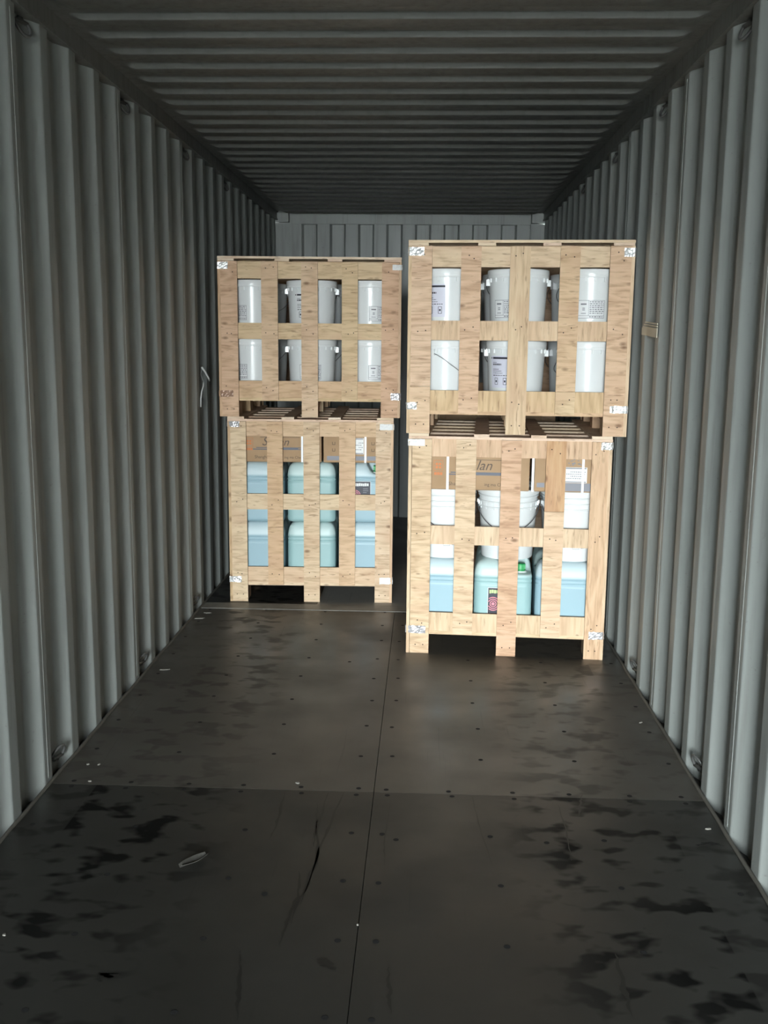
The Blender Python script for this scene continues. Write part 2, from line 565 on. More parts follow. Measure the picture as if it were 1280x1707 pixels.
# screw holes, regular rows on the bearers
scr = MB()
scr.lathe([(0.0092, 0.0006), (0.0065, 0.0009), (0.0015, 0.0007)], 10, cap1=True)
screw_me = scr.mesh('screw', 'hole_black')
rows = [2.093, 2.400, 2.703, 2.998, 3.606, 3.912, 4.212, 4.510, 4.806, 5.116, 5.411, 5.676]
for r_ in rows:
    for x in (-1.11, -0.767, -0.411, -0.058, 0.050, 0.400, 0.755, 1.110):
        if r_ > 4.9 and x > 0.2: continue
        obj('screw', screw_me, fl, (x + random.uniform(-.008, .008), r_ + random.uniform(-.008, .008), 0), (0, 0, random.random()))
for yy in (3.277, 3.322):
    for x in (-1.09, -0.885, -0.676, -0.466, -0.26, -0.054, 0.048, 0.270, 0.488, 0.697, 0.900, 1.094):
        obj('screw', screw_me, fl, (x + random.uniform(-.008, .008), yy + random.uniform(-.005, .005), 0))
for x, yy in ((0.573, 2.969), (-0.282, 2.621), (-0.197, 4.748), (0.089, 2.96)):
    obj('screw', screw_me, fl, (x, yy, 0))

# scuffs and rubber marks: flat stains with a ragged outline
def ragged(path, wid, m, z=0.0006):
    L = []; R = []
    n_ = 14
    for i in range(n_ + 1):
        t = i / n_ * (len(path) - 1)
        k = min(int(t), len(path) - 2)
        f = t - k
        px = path[k][0] * (1 - f) + path[k + 1][0] * f
        py = path[k][1] * (1 - f) + path[k + 1][1] * f
        ww = wid * math.sin(PI * (0.06 + 0.88 * i / n_)) * random.uniform(0.35, 1.15)
        o_ = random.uniform(-0.3, 0.3) * wid
        L.append((px - ww / 2 + o_, py, z)); R.append((px + ww / 2 + o_, py, z))
    vs = L + R
    return mesh('scuff_mark', vs, [(i, n_ + 1 + i, n_ + 2 + i, i + 1) for i in range(n_)], m)
for path, wd in (([(-0.166, 3.281), (-0.170, 3.024), (-0.155, 2.796), (-0.176, 2.596), (-0.186, 2.476)], 0.016),
                 ([(-0.19, 3.20), (-0.178, 3.05), (-0.172, 2.90)], 0.010), ([(-0.195, 2.75), (-0.182, 2.62), (-0.196, 2.50), (-0.205, 2.38)], 0.012), ([(0.06, 3.22), (0.052, 2.95), (0.058, 2.80)], 0.006),
                 ([(-0.106, 3.285), (-0.131, 3.068), (-0.150, 2.869), (-0.172, 2.565)], 0.013),
                 ([(-0.317, 3.291), (-0.310, 3.058), (-0.316, 2.936)], 0.010),
                 ([(0.685, 2.389), (0.677, 2.242), (0.674, 2.142)], 0.016),
                 ([(0.349, 3.284), (0.364, 3.056), (0.389, 2.828)], 0.006),
                 ([(0.645, 3.247), (0.647, 3.033), (0.637, 2.861)], 0.006),
                 ([(0.740, 3.322), (0.702, 3.152)], 0.010),
                 ([(-0.641, 2.200), (-0.62, 2.235), (-0.595, 2.21)], 0.05),
                 ([(-0.30, 2.35), (-0.26, 2.08)], 0.012), ([(0.09, 2.30), (0.10, 2.12)], 0.014),
                 ([(-0.08, 2.33), (-0.055, 2.28)], 0.04)):
    obj('scuff_mark', ragged(path, wd, 'rubber_mark'), fl)
obj('scratch', ragged([(-1.024, 3.35), (-1.045, 3.6), (-1.070, 3.949), (-1.078, 4.405)], 0.005, 'sealant'), fl)
obj('crack', ragged([(1.055, 2.979), (1.10, 3.001), (1.136, 2.983)], 0.035, 'hole_black'), fl)

# door end of the container, behind the camera
mb = MB()
for s in (-1, 1):
    a, b = s * 1.13, s * 1.22
    mb.box(min(a, b), max(a, b), DOOR_Y - 0.12, DOOR_Y, -0.15, 2.75)
mb.box(-1.13, 1.13, DOOR_Y - 0.12, DOOR_Y, 2.585, 2.75)
mb.box(-1.13, 1.13, DOOR_Y - 0.12, DOOR_Y, -0.15, -0.002)
tag(obj('trim_3', mb.mesh('door_frame', 'paint_wall')), 'steel door frame at the open end', kind='structure')
for i, (s, ang) in enumerate(((-1, math.radians(97)), (1, math.radians(92)))):  # unseen leaves, opening angles chosen to narrow the incoming daylight
    mb = MB()
    mb.box(0, 1.16, -0.025, 0.025, 0.0, 2.58)
    for k in range(4):
        mb.box(0.08, 1.08, -0.04, 0.04, 0.25 + k * 0.6, 0.55 + k * 0.6)
    o = obj('door_%d' % (i + 1), mb.mesh('door', 'paint_wall'), None, (s * 1.215, DOOR_Y - 0.16, 0.0), (0, 0, (PI + ang) if s > 0 else -ang))
    tag(o, 'unseen steel container door leaf, set open to narrow the daylight', kind='structure')
# yard outside, a truck-bed height below the container floor
tag(obj('ground', MB().quad((-60, -90, -1.35), (60, -90, -1.35), (60, 30, -1.35), (-60, 30, -1.35))  .mesh('ground', 'concrete')), 'concrete yard outside the container', kind='structure')

# unseen wall added beside the yard to block sky light from the right
tag(obj('wall_sky_blocker', MB().box(4.2, 4.6, -36.0, -4.9, -1.35, 6.5).mesh('sky_blocker', 'blocker_dark')), 'dark unseen wall added beside the yard to block sky light', kind='structure')

# ------------------------------------------------------------------ crates
T = 0.016
def board(parent, name, x0, x1, y0, y1, z0, z1, m):
    hx, hy, hz = (x1 - x0) / 2, (y1 - y0) / 2, (z1 - z0) / 2
    key = (name, round(hx, 4), round(hy, 4), round(hz, 4), m)
    if key not in BC:
        me = MB().box(-hx, hx, -hy, hy, -hz, hz).mesh(name, m)
        if name in ('upright_board', 'rail_board') and hy < hx:       # cut edges browned to paint in the shadow lines between boards
            me.materials.append(MATS['ply_edge_shade'])
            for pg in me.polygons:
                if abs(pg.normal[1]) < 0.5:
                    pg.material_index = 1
        BC[key] = me
    return obj(name, BC[key], parent, ((x0 + x1) / 2, (y0 + y1) / 2, (z0 + z1) / 2))
BC = {}
nail_me = MB().lathe([(0.0034, 0), (0.0026, 0.0006)], 6, cap1=True)

def crate(org, ang, W, D, HV, Vs, Hs, feet_z, deck, lid_flip, Lx, label, mats=None, splits=None, foils=(), nails=True):
    """org = front left bottom corner; Vs = upright boards [(x0,x1)], Hs = rails [(z0,z1)] bottom to top"""
    e = obj('wooden_crate', None, None, org, (0, 0, ang))
    tag(e, label, 'crate', 'slatted plywood crates')
    mats = mats or {}
    splits = splits or {}
    for i, (a, b) in enumerate(Vs):
        z0 = 0.0 if i in (0, 2, 4) else feet_z
        m = mats.get('V%d' % i, 'ply_cross')
        jy = random.uniform(0, 0.002)
        if i in splits:
            zs, m2 = splits[i]
            board(e, 'upright_board', a, b, jy, T, z0, zs - 0.0008, m2)
            board(e, 'upright_board', a, b, jy, T, zs + 0.0008, HV, m)
        else:
            board(e, 'upright_board', a, b, jy, T, z0, HV - random.uniform(0, .002), m)
        board(e, 'upright_board', a, b, D - T, D, z0, HV, 'ply_cross')      # rear face
    for j, (a, b) in enumerate(Hs):
        board(e, 'rail_board', 2 * T, W - 2 * T, T, 2 * T, a, b, mats.get('H%d' % j, 'ply_cross_plain'))
        board(e, 'rail_board', 2 * T, W - 2 * T, D - 2 * T, D - T, a, b, 'ply_cross_plain')
        for x0 in (T, W - 2 * T):
            board(e, 'rail_board', x0, x0 + T, 2 * T, D - 2 * T, a, b, 'ply_cross_plain')
    for x0 in (0.0, W - T):
        for i, y in enumerate((0.0, 0.26, 0.51, 0.76, D - 0.1)):
            board(e, 'upright_board', x0, x0 + T, y, y + 0.1, 0.0 if i in (0, 2, 4) else feet_z, HV, 'ply_long')
    # pallet: three stringers and deck boards
    for (a, b) in (Vs[0], Vs[2], Vs[4]):
        a = max(a, 2 * T) + 0.004
        b = min(b, W - 2 * T) - 0.004
        for y in (2 * T, 0.5, D - 2 * T - 0.12):
            board(e, 'pallet_block', a, b, y, y + 0.12, 0.0, deck - 0.036, 'ply_long')
        board(e, 'stringer', a, b, 2 * T, D - 2 * T, deck - 0.036, deck - 0.018, 'ply_long')
    for k in range(7):
        y = T + 0.001 + k * (D - 2 * T - 0.102) / 6
        board(e, 'deck_board', 2 * T if 0 < k < 6 else T, W - (2 * T if 0 < k < 6 else T), y if k else T + 0.0, y + 0.1, deck - 0.018, deck, 'ply_cross_plain')
    # lid: cross slats and lengthwise boards
    t = 0.0135
    zc, zl = (HV + t, HV) if lid_flip else (HV, HV + t)
    for k in range(6):
        y = 0.0 + k * (D - 0.1) / 5
        inn = k and not lid_flip and k < 5
        board(e, 'lid_slat', 2 * T if inn else 0, W - 2 * T if inn else W, y, y + 0.1, zc - 0.007 if inn else zc + 0.0005, zc + t, 'ply_lid')
    for a, b in Lx:
        board(e, 'lid_board', a, b, 0.0, D, zl + 0.0005, zl + t, 'ply_lid')
    # foil patches folded round the corners
    for (x0, z0, x1, z1, m) in foils:
        foil_patch(e, x0, z0, x1, z1, W, m)
    if nails:
        nm = MB()
        for i, (a, b) in enumerate(Vs):
            for (c, d) in Hs:
                for u in (0.32, 0.68):
                    px = a + (b - a) * u + random.uniform(-.008, .008)
                    pz = (c + d) / 2 + random.uniform(-.02, .02)
                    vs = [(px + x, -0.0006 - z, pz + y) for x, y, z in nail_me.v]
                    nm.add(vs, nail_me.f)
        for i in (0, 2, 4):
            a, b = Vs[i]
            for u in (0.3, 0.7):
                nm.add([(a + (b - a) * u + x, -0.0006 - z, 0.045 + y) for x, y, z in nail_me.v], nail_me.f)
        tag(obj('nail_heads', nm.mesh('nail_heads', 'nail_dark'), e), kind='stuff')
    return e

def foil_patch(e, x0, z0, x1, z1, W, m):
    left = x0 < 0.15
    fold = 0.03
    nu, nv = 12, 6
    L = (x1 - x0) + fold
    vs = []
    for j in range(nv + 1):
        for i in range(nu + 1):
            s = i / nu * L
            z = z0 + (z1 - z0) * j / nv + random.uniform(-1, 1) * 0.0012
            d = 0.0016 + random.random() * 0.0032
            edge = x0 if left else x1
            xe = 0.0 if left else W
            if s <= fold:                       # on the side face, then round the corner
                f_ = fold - s
                p = (xe + (-d if left else d), f_, z) if abs(edge - xe) < 0.03 else (edge, -d, z)
            else:
                q = s - fold
                p = ((max(x0, 0.0) + q) if left else (min(x1, W) - q), -d, z)
            vs.append(p)
    fs = []
    for j in range(nv):
        for i in range(nu):
            q = (j * (nu + 1) + i, j * (nu + 1) + i + 1, (j + 1) * (nu + 1) + i + 1, (j + 1) * (nu + 1) + i)
            fs.append(q if left else q[::-1])
    o = obj('foil_patch', mesh('foil_patch', vs, fs, m), e)
    o['label'] = {'foil_silver': 'crumpled silver foil patch', 'foil_grey': 'dull grey foil patch', 'foil_brown': 'brown tape patch', 'paper_white': 'white paper patch'}[m]
    return o

LOW_H = [(0.117, 0.215), (0.573, 0.669), (1.021, 1.110)]
UP_H = [(0.112, 0.213), (0.458, 0.552), (0.807, 0.905)]
DC = 1.12
aL, aR = math.radians(1.79), math.radians(-3.31)
V_RL = [(0.018, 0.116), (0.238, 0.338), (0.463, 0.561), (0.683, 0.780), (0.905, 0.986)]
V_LL = [(0.014, 0.110), (0.236, 0.330), (0.455, 0.552), (0.670, 0.768), (0.890, 0.982)]
V_UP = [(0.016, 0.115), (0.255, 0.352), (0.490, 0.587), (0.728, 0.822), (0.962, 1.061)]
LX_LOW = [(0.0, 0.100), (0.325, 0.400), (0.605, 0.680), (0.900, 1.0)]
LX_UP = [(0.0, 0.097), (0.335, 0.420), (0.645, 0.730), (0.975, 1.075)]
UZ = 1.1375
c_RL = crate((0.0818, 4.925, 0.0), aR, 1.002, DC, 1.110, V_RL, LOW_H, 0.106, 0.117, False, LX_LOW,
             'lower right plywood crate holding cartons, pails and jerrycans, nearest to the right wall',
             {'V3': 'pine_red', 'H0': 'ply_long', 'H1': 'ply_long', 'H2': 'ply_long', 'V4': 'ply_long', 'V1': 'ply_cross'},
             {3: (0.757, 'ply_cross_plain')},
             [(0.023, 1.074, 0.081, 1.108, 'paper_white'), (0.947, 1.072, 1.002, 1.108, 'foil_silver'), (0.021, 0.106, 0.099, 0.146, 'foil_grey'), (0.927, 0.107, 1.001, 0.146, 'foil_grey')])
c_RU = crate((0.0688, 4.9257, UZ), aR, 1.077, DC, 0.906, V_UP, UP_H, 0.100, 0.112, True, LX_UP,
             'upper right plywood crate of white pails, stacked on the right-hand crate',
             {'V2': 'ply_long', 'H0': 'ply_long', 'H1': 'ply_long', 'V3': 'ply_cross_plain'},
             {0: (0.232, 'ply_cross_plain'), 3: (0.213, 'ply_cross_plain')},
             [(0.001, 0.859, 0.076, 0.900, 'foil_silver'), (1.026, 0.855, 1.077, 0.896, 'foil_silver'), (0.0, 0.118, 0.050, 0.152, 'foil_silver'), (0.992, 0.114, 1.077, 0.149, 'foil_silver')])
c_LL = crate((-1.0206, 5.8782, 0.0), aL, 0.996, DC, 1.110, V_LL, LOW_H, 0.106, 0.117, False, LX_LOW[:3] + [(0.896, 0.996)],
             'lower left plywood crate filled with blue jerrycans under two cartons',
             {'V0': 'ply_cross_plain', 'V3': 'ply_cross_plain', 'V1': 'ply_cross_plain', 'V4': 'ply_cross'}, {},
             [(0.020, 1.076, 0.072, 1.108, 'foil_grey'), (0.913, 1.065, 0.992, 1.101, 'paper_white'), (0.012, 0.121, 0.072, 0.158, 'foil_silver'), (0.919, 0.117, 0.985, 0.159, 'paper_white')])
c_LU = crate((-1.0646, 5.8769, UZ), aL, 1.077, DC, 0.906, V_UP, UP_H, 0.100, 0.112, True, LX_UP,
             'upper left plywood crate of white pails, stacked on the jerrycan crate',
             {'V1': 'ply_cross_plain', 'V3': 'ply_cross_plain'}, {},
             [(0.001, 0.860, 0.062, 0.900, 'foil_silver'), (1.023, 0.860, 1.077, 0.891, 'paper_white'), (0.007, 0.117, 0.084, 0.154, 'foil_brown'), (1.020, 0.106, 1.075, 0.148, 'foil_grey')])
c_BK = crate((0.062, 6.895, 0.0), 0.0, 1.002, DC, 1.110, V_RL, LOW_H, 0.106, 0.117, False, LX_LOW,
             'rearmost plywood crate, only its left edge showing behind the right stack', {}, {},
             [(0.0, 0.115, 0.080, 0.150, 'foil_silver')], nails=False)

# ------------------------------------------------------------------ pails
def pail_r(z):
    return 0.131 + 0.015 * min(1, z / 0.31)

def curved(mb, a0, a1, z0, z1, off, n_=None, rf=pail_r):
    n_ = n_ or max(1, int(abs(a1 - a0) / 0.12) + 1)
    vs = []
    for i in range(n_ + 1):
        a = a0 + (a1 - a0) * i / n_
        for z in (z0, z1):
            r = rf(z) + off
            vs.append((r * math.sin(a), -r * math.cos(a), z))
    mb.add(vs, [(2 * i, 2 * i + 2, 2 * i + 3, 2 * i + 1) for i in range(n_)])

PA = {}
def pail_meshes():
    b = MB()
    b.lathe([(0.124, 0.004), (0.129, 0.0), (0.131, 0.006)] + [(pail_r(z), z) for z in (0.05, 0.1, 0.15, 0.2, 0.25, 0.29, 0.318)], 48, cap0=True)
    PA['body'] = autosmooth(b.mesh('pail_body', 'hdpe_white'), 40)
    l = MB()
    l.lathe([(0.1475, 0.303), (0.1515, 0.303), (0.1530, 0.306), (0.1530, 0.3145), (0.1520, 0.3155), (0.1530, 0.3165), (0.1535, 0.338), (0.1510, 0.3435), (0.146, 0.345), (0.141, 0.3435), (0.139, 0.336)], 48, cap1=True)
    for i in range(20):
        a = 2 * PI * i / 20 + 0.07
        r = pail_r(0.295)
        t = Vector((math.cos(a), math.sin(a), 0)); s_ = Vector((-math.sin(a), math.cos(a), 0))
        p = t * (r + 0.002)
        vs = [p + t * dx + s_ * dy + Vector((0, 0, z)) for z in (0.284, 0.304) for dx in (-0.003, 0.0045) for dy in (-0.004, 0.004)]
        l.add(vs, [(0, 1, 3, 2), (4, 6, 7, 5), (0, 4, 5, 1), (2, 3, 7, 6), (0, 2, 6, 4), (1, 5, 7, 3)])
    PA['lid'] = autosmooth(l.mesh('pail_lid', 'hdpe_lid'), 40)
    PA['ear'] = autosmooth(MB().box(0.143, 0.162, -0.015, 0.015, 0.268, 0.299).mesh('ear', 'hdpe_lid'), 10)
pail_meshes()

def bail(R, dz, zc, back=False, m='wire', rad=0.0019):
    mb = MB()
    pts = []
    sgn = 1 if back else -1
    for i in range(25):
        t = PI * i / 24
        pts.append((R * math.cos(t), sgn * R * 1.01 * math.sin(t) ** 0.8, zc - dz * math.sin(t) ** 1.2))
    mb.tube(pts, rad, 6)
    return mb.mesh('wire_handle', m, True)
PA['bail_front'] = bail(0.157, 0.12, 0.283)
PA['bail_back'] = bail(0.157, 0.10, 0.283, True)

def dashes(mb, a0, a1, z, h, off, words=4):
    a = a0
    while a < a1 - 0.01:
        L = random.uniform(0.3, 1.0) * (a1 - a0) / words
        curved(mb, a, min(a + L, a1), z, z + h, off, 1)
        a += L + 0.25 * (a1 - a0) / words

def label_print(p, kind, ac):
    """kind A: tall paper label with black bar; B: small framed table"""
    pr = MB()
    if kind[0] == 'A':
        la = MB(); curved(la, ac - 0.40, ac + 0.40, 0.112, 0.270, 0.0007)
        lab = obj('paper_label', la.mesh('paper_label', 'label_lavender' if kind == 'A' else 'label_white', True), p)
        curved(pr, ac - 0.30, ac + 0.39, 0.255, 0.264, 0.0014)
        curved(pr, ac - 0.39, ac - 0.34, 0.256, 0.263, 0.0014)
        for z, w_, h in ((0.236, 0.16, 0.003), (0.224, 0.34, 0.008), (0.203, 0.24, 0.003), (0.194, 0.34, 0.003), (0.184, 0.38, 0.0025), (0.172, 0.55, 0.0035)):
            dashes(pr, ac - 0.30, ac - 0.30 + w_ * 1.1, z, h, 0.0014, 6)
        for da in (-0.22, 0.14):
            for q in ((0, 0.05, 0.128, 0.130), (0, 0.05, 0.160, 0.162), (0, 0.006, 0.128, 0.162), (0.044, 0.05, 0.128, 0.162), (0.015, 0.035, 0.140, 0.150)):
                curved(pr, ac + da + q[0] * 2.8, ac + da + q[1] * 2.8, q[2], q[3], 0.0014, 1)
    else:
        Z = 0.110
        la = MB(); curved(la, ac - 0.47, ac + 0.47, Z, Z + 0.086, 0.0007)
        lab = obj('paper_label', la.mesh('paper_label', 'label_white', True), p)
        for q in ((-0.47, 0.47, 0.0, 0.002), (-0.47, 0.47, 0.084, 0.086), (-0.47, -0.456, 0.0, 0.086), (0.456, 0.47, 0.0, 0.086),
                  (-0.10, -0.088, 0.012, 0.086), (-0.47, 0.47, 0.012, 0.0136), (-0.37, -0.17, 0.064, 0.071), (-0.31, -0.22, 0.046, 0.050), (-0.31, -0.22, 0.038, 0.042), (-0.36, -0.18, 0.022, 0.025)):
            curved(pr, ac + q[0], ac + q[1], Z + q[2], Z + q[3], 0.0014)
        for z in (0.076, 0.067, 0.058, 0.049, 0.040, 0.031, 0.022, 0.005):
            dashes(pr, ac - 0.06, ac + 0.44, Z + z, 0.0045, 0.0014, 5)
    obj('print', pr.mesh('print', 'ink_black' if kind[0] == 'A' else 'ink_grey'), lab)

def pail(org, ang, lx, ly, lz, label, group, ear=0.0, bailmode='back', labels=(), rotl=0.0):
    c, s = math.cos(ang), math.sin(ang)
    e = obj('plastic_pail', None, None, (org[0] + lx * c - ly * s, org[1] + lx * s + ly * c, org[2] + lz), (0, 0, ang + rotl))
    tag(e, label, 'pail', group)
    obj('body', PA['body'], e)
    obj('lid', PA['lid'], e)
    for k in (0, PI):
        obj('ear', PA['ear'], e, (0, 0, 0), (0, 0, ear + k))
    obj('wire_handle', PA['bail_front'] if bailmode == 'front' else PA['bail_back'], e, (0, 0, 0), (0, 0, ear))
    for kind, a in labels:
        label_print(e, kind, a)
    return e

UPX = (0.180, 0.537, 0.893)
Y1, Y2 = 0.198, 0.530
def upper_pails(org, ang, side, spec):
    for t_, (tier, z) in enumerate((('bottom', 0.1135), ('top', 0.4590))):
        for i, col in enumerate(('left', 'middle', 'right')):
            sp = spec[(tier, i)]
            pail(org, ang, UPX[i], Y1, z, sp[0], 'white pails in the upper %s crate' % side, sp[1], sp[2], sp[3])
            pail(org, ang, UPX[i] + (-0.026 if side == 'right' else 0.026), Y2, z,
                 'second-row white pail, behind the %s pail of the %s row in the upper %s crate' % (col, tier, side),
                 'white pails in the upper %s crate' % side, random.uniform(-0.6, 0.6), random.choice(('front', 'back')), ())
upper_pails((0.0688, 4.9257, UZ), aR, 'right', {
    ('top', 0): ('white pail with lavender label and black bar, top left in upper right crate', 0.5, 'back', [('A', -0.40)]),
    ('top', 1): ('white pail with half-hidden framed table label, top middle in upper right crate', 0.12, 'back', [('B', -0.46)]),
    ('top', 2): ('glossy white pail with wide framed table label, top right in upper right crate', 0.7, 'back', [('B', -0.03)]),
    ('bottom', 0): ('plain white pail with slanting wire handle, bottom left in upper right crate', 1.15, 'front', []),
    ('bottom', 1): ('white pail with lavender label and black bar, bottom middle in upper right crate', 0.1, 'back', [('A', -0.62)]),
    ('bottom', 2): ('plain white pail without label, bottom right in upper right crate', 0.9, 'back', [])})
upper_pails((-1.0646, 5.8769, UZ), aL, 'left', {
    ('top', 0): ('white pail with label at its left edge, top left in upper left crate', 0.6, 'back', [('B', -0.62)]),
    ('top', 1): ('white pail printed with a black bar, top middle in upper left crate', 0.08, 'back', [('Aw', -0.28)]),
    ('top', 2): ('white pail with framed label low on its right, top right in upper left crate', 0.8, 'back', [('B', 0.42)]),
    ('bottom', 0): ('white pail with label at its left edge, bottom left in upper left crate', 0.6, 'back', [('B', -0.62)]),
    ('bottom', 1): ('white pail with framed label behind the middle board, bottom middle in upper left crate', 0.05, 'back', [('B', 0.0)]),
    ('bottom', 2): ('white pail with framed label low on its right, bottom right in upper left crate', 0.8, 'back', [('B', 0.42)])})

# ribbed pails in the lower right crate
def rp_r(z):
    return 0.132 + 0.018 * min(1, z / 0.30)
PB = {}
b = MB()
prof = [(0.126, 0.004), (0.130, 0.0), (0.133, 0.006)] + [(rp_r(z), z) for z in (0.06, 0.12, 0.18, 0.24, 0.262)]
for z in (0.264, 0.292, 0.320):
    prof += [(rp_r(z), z), (rp_r(z) + 0.006, z + 0.002), (rp_r(z) + 0.006, z + 0.006), (rp_r(z), z + 0.009)]
prof += [(0.150, 0.336)]
b.lathe(prof, 48, cap0=True)
for i in range(18):
    a = 2 * PI * i / 18
    t = Vector((math.cos(a), math.sin(a), 0)); s_ = Vector((-math.sin(a), math.cos(a), 0))
    p = t * rp_r(0.28)
    vs = [p + t * dx + s_ * dy + Vector((0, 0, z)) for z in (0.256, 0.290) for dx in (-0.003, 0.0022) for dy in (-0.0012, 0.0012)]
    b.add(vs, [(0, 1, 3, 2), (4, 6, 7, 5), (0, 4, 5, 1), (2, 3, 7, 6), (0, 2, 6, 4), (1, 5, 7, 3)])
PB['body'] = autosmooth(b.mesh('pail_body', 'hdpe_white'), 40)
PB['lid'] = autosmooth(MB().lathe([(0.152, 0.334), (0.158, 0.334), (0.1595, 0.338), (0.1595, 0.356), (0.156, 0.361), (0.150, 0.362), (0.146, 0.358), (0.144, 0.350)], 48, cap1=True).mesh('pail_lid', 'hdpe_lid'), 40)
PB['ear'] = MB().box(0.146, 0.160, -0.014, 0.014, 0.268, 0.296).mesh('ear', 'hdpe_lid')
PB['bail'] = bail(0.1585, 0.130, 0.282, False, 'wire_dark', 0.0027)
def ribbed_pail(org, ang, lx, ly, lz, label, ear=0.0):
    c, s = math.cos(ang), math.sin(ang)
    e = obj('ribbed_pail', None, None, (org[0] + lx * c - ly * s, org[1] + lx * s + ly * c, org[2] + lz), (0, 0, ang))
    tag(e, label, 'pail', 'ribbed pails in the lower right crate')
    obj('body', PB['body'], e); obj('lid', PB['lid'], e)
    for k in (0, PI):
        obj('ear', PB['ear'], e, (0, 0, 0), (0, 0, ear + k))
    obj('wire_handle', PB['bail'], e, (0, 0, 0), (0, 0, ear))
    pr = MB()
    for q in ((-0.30, -0.05, 0.066, 0.0675), (-0.30, -0.05, 0.082, 0.0835), (-0.30, -0.292, 0.066, 0.083), (-0.058, -0.05, 0.066, 0.083)):
        curved(pr, q[0] + 0.3, q[1] + 0.3, q[2], q[3], 0.001, None, rp_r)
    curved(pr, -0.55, -0.15, 0.098, 0.104, 0.001, None, rp_r)
    curved(pr, 0.32, 0.62, 0.070, 0.079, 0.001, None, rp_r)
    obj('print', pr.mesh('print', 'ink_grey'), e)
    return e
O_RL, O_LL = (0.0818, 4.925, 0.0), (-1.0206, 5.8782, 0.0)
RPX = (0.180, 0.508, 0.834)
CH = 0.370          # jerrycan height
for i, col in enumerate(('left', 'middle', 'right')):
    ribbed_pail(O_RL, aR, RPX[i], 0.205, 0.118 + CH + 0.001, 'white ribbed pail with hanging wire handle, %s of three in lower right crate' % col, (0.25, 0.0, 0.10)[i])
    ribbed_pail(O_RL, aR, RPX[i] + 0.01, 0.54, 0.118 + CH + 0.001, 'second-row ribbed pail behind the %s one in lower right crate' % col, 0.7)

# ------------------------------------------------------------------ jerrycans
CW, CD = 0.296, 0.270
def can_mesh(m):
    seg_c = 6
    def ring(inset, z, notch=True):
        hw, hd = CW / 2 - inset, CD / 2 - inset
        rc = max(0.012, 0.038 - inset * 0.25)
        rc = min(rc, hw - 0.001, hd - 0.001)
        pts = []
        for (sx_, sy_, a0) in ((1, -1, -PI / 2), (1, 1, 0), (-1, 1, PI / 2), (-1, -1, PI)):
            for k in range(seg_c + 1):
                a = a0 + PI / 2 * k / seg_c
                pts.append((sx_ * (hw - rc) + rc * math.cos(a), sy_ * (hd - rc) + rc * math.sin(a)))
        # extra points along the straights
        out = []
        for i, p in enumerate(pts):
            out.append(p)
            if i % (seg_c + 1) == seg_c:
                q = pts[(i + 1) % len(pts)]
                for k in range(1, 8):
                    out.append((p[0] + (q[0] - p[0]) * k / 8, p[1] + (q[1] - p[1]) * k / 8))
        res = []
        for x, y in out:
            zz = z
            if z > 0.270 and notch:
                f1 = min(1, max(0, (x - 0.018) / 0.045)); f1 = f1 * f1 * (3 - 2 * f1)
                f2 = min(1, max(0, (0.02 - y) / 0.035)); f2 = f2 * f2 * (3 - 2 * f2)
                zz = z + (0.296 + (z - 0.296) * 0.12 - z) * f1 * f2 if z > 0.296 else z
            res.append((x, y, zz))
        return res
    rings = [(0.020, 0.0), (0.006, 0.006), (0.001, 0.014), (0.0, 0.022), (0.0, 0.034), (0.0, 0.12), (0.0, 0.235), (0.0, 0.250), (0.0025, 0.253), (0.0025, 0.257), (0.0, 0.260),
             (0.0, 0.266), (0.0, 0.270), (0.0025, 0.273), (0.0025, 0.277), (0.0, 0.280), (0.0005, 0.290), (0.0025, 0.308), (0.0055, 0.324), (0.0105, 0.340), (0.018, 0.352), (0.029, 0.361), (0.043, 0.367),
             (0.060, CH), (0.075, CH), (0.090, CH), (0.105, CH), (0.120, CH)]
    vs = []; fs = []
    for ins, z in rings:
        vs += ring(ins, z)
    n_ = len(vs) // len(rings)
    for j in range(len(rings) - 1):
        for i in range(n_):
            k = (i + 1) % n_
            fs.append((j * n_ + i, j * n_ + k, (j + 1) * n_ + k, (j + 1) * n_ + i))
    fs.append(tuple(range(n_ - 1, -1, -1)))
    fs.append(tuple((len(rings) - 1) * n_ + i for i in range(n_)))
    return autosmooth(mesh('can_body', vs, fs, m), 50)
CAN = {'blue': can_mesh('can_blue'), 'teal': can_mesh('can_teal')}
cp = MB().lathe([(0.027, 0.0), (0.027, 0.005)], 24, cap0=True, cap1=True)
cp.lathe([(0.0245, 0.006), (0.0255, 0.007), (0.0255, 0.034), (0.0235, 0.037), (0.010, 0.0375)], 24, cap0=True, cap1=True)
for i in range(24):
    a = 2 * PI * i / 24
    cp.box(0.0255 * math.cos(a) - 0.001, 0.0255 * math.cos(a) + 0.001, 0.0255 * math.sin(a) - 0.001, 0.0255 * math.sin(a) + 0.001, 0.008, 0.033)
CAPM = autosmooth(cp.mesh('screw_cap', 'cap_green'), 40)
NECK = autosmooth(MB().lathe([(0.034, -0.006), (0.034, 0.004), (0.030, 0.007), (0.028, 0.010)], 24, cap1=True).mesh('neck', 'hdpe_white'), 40)

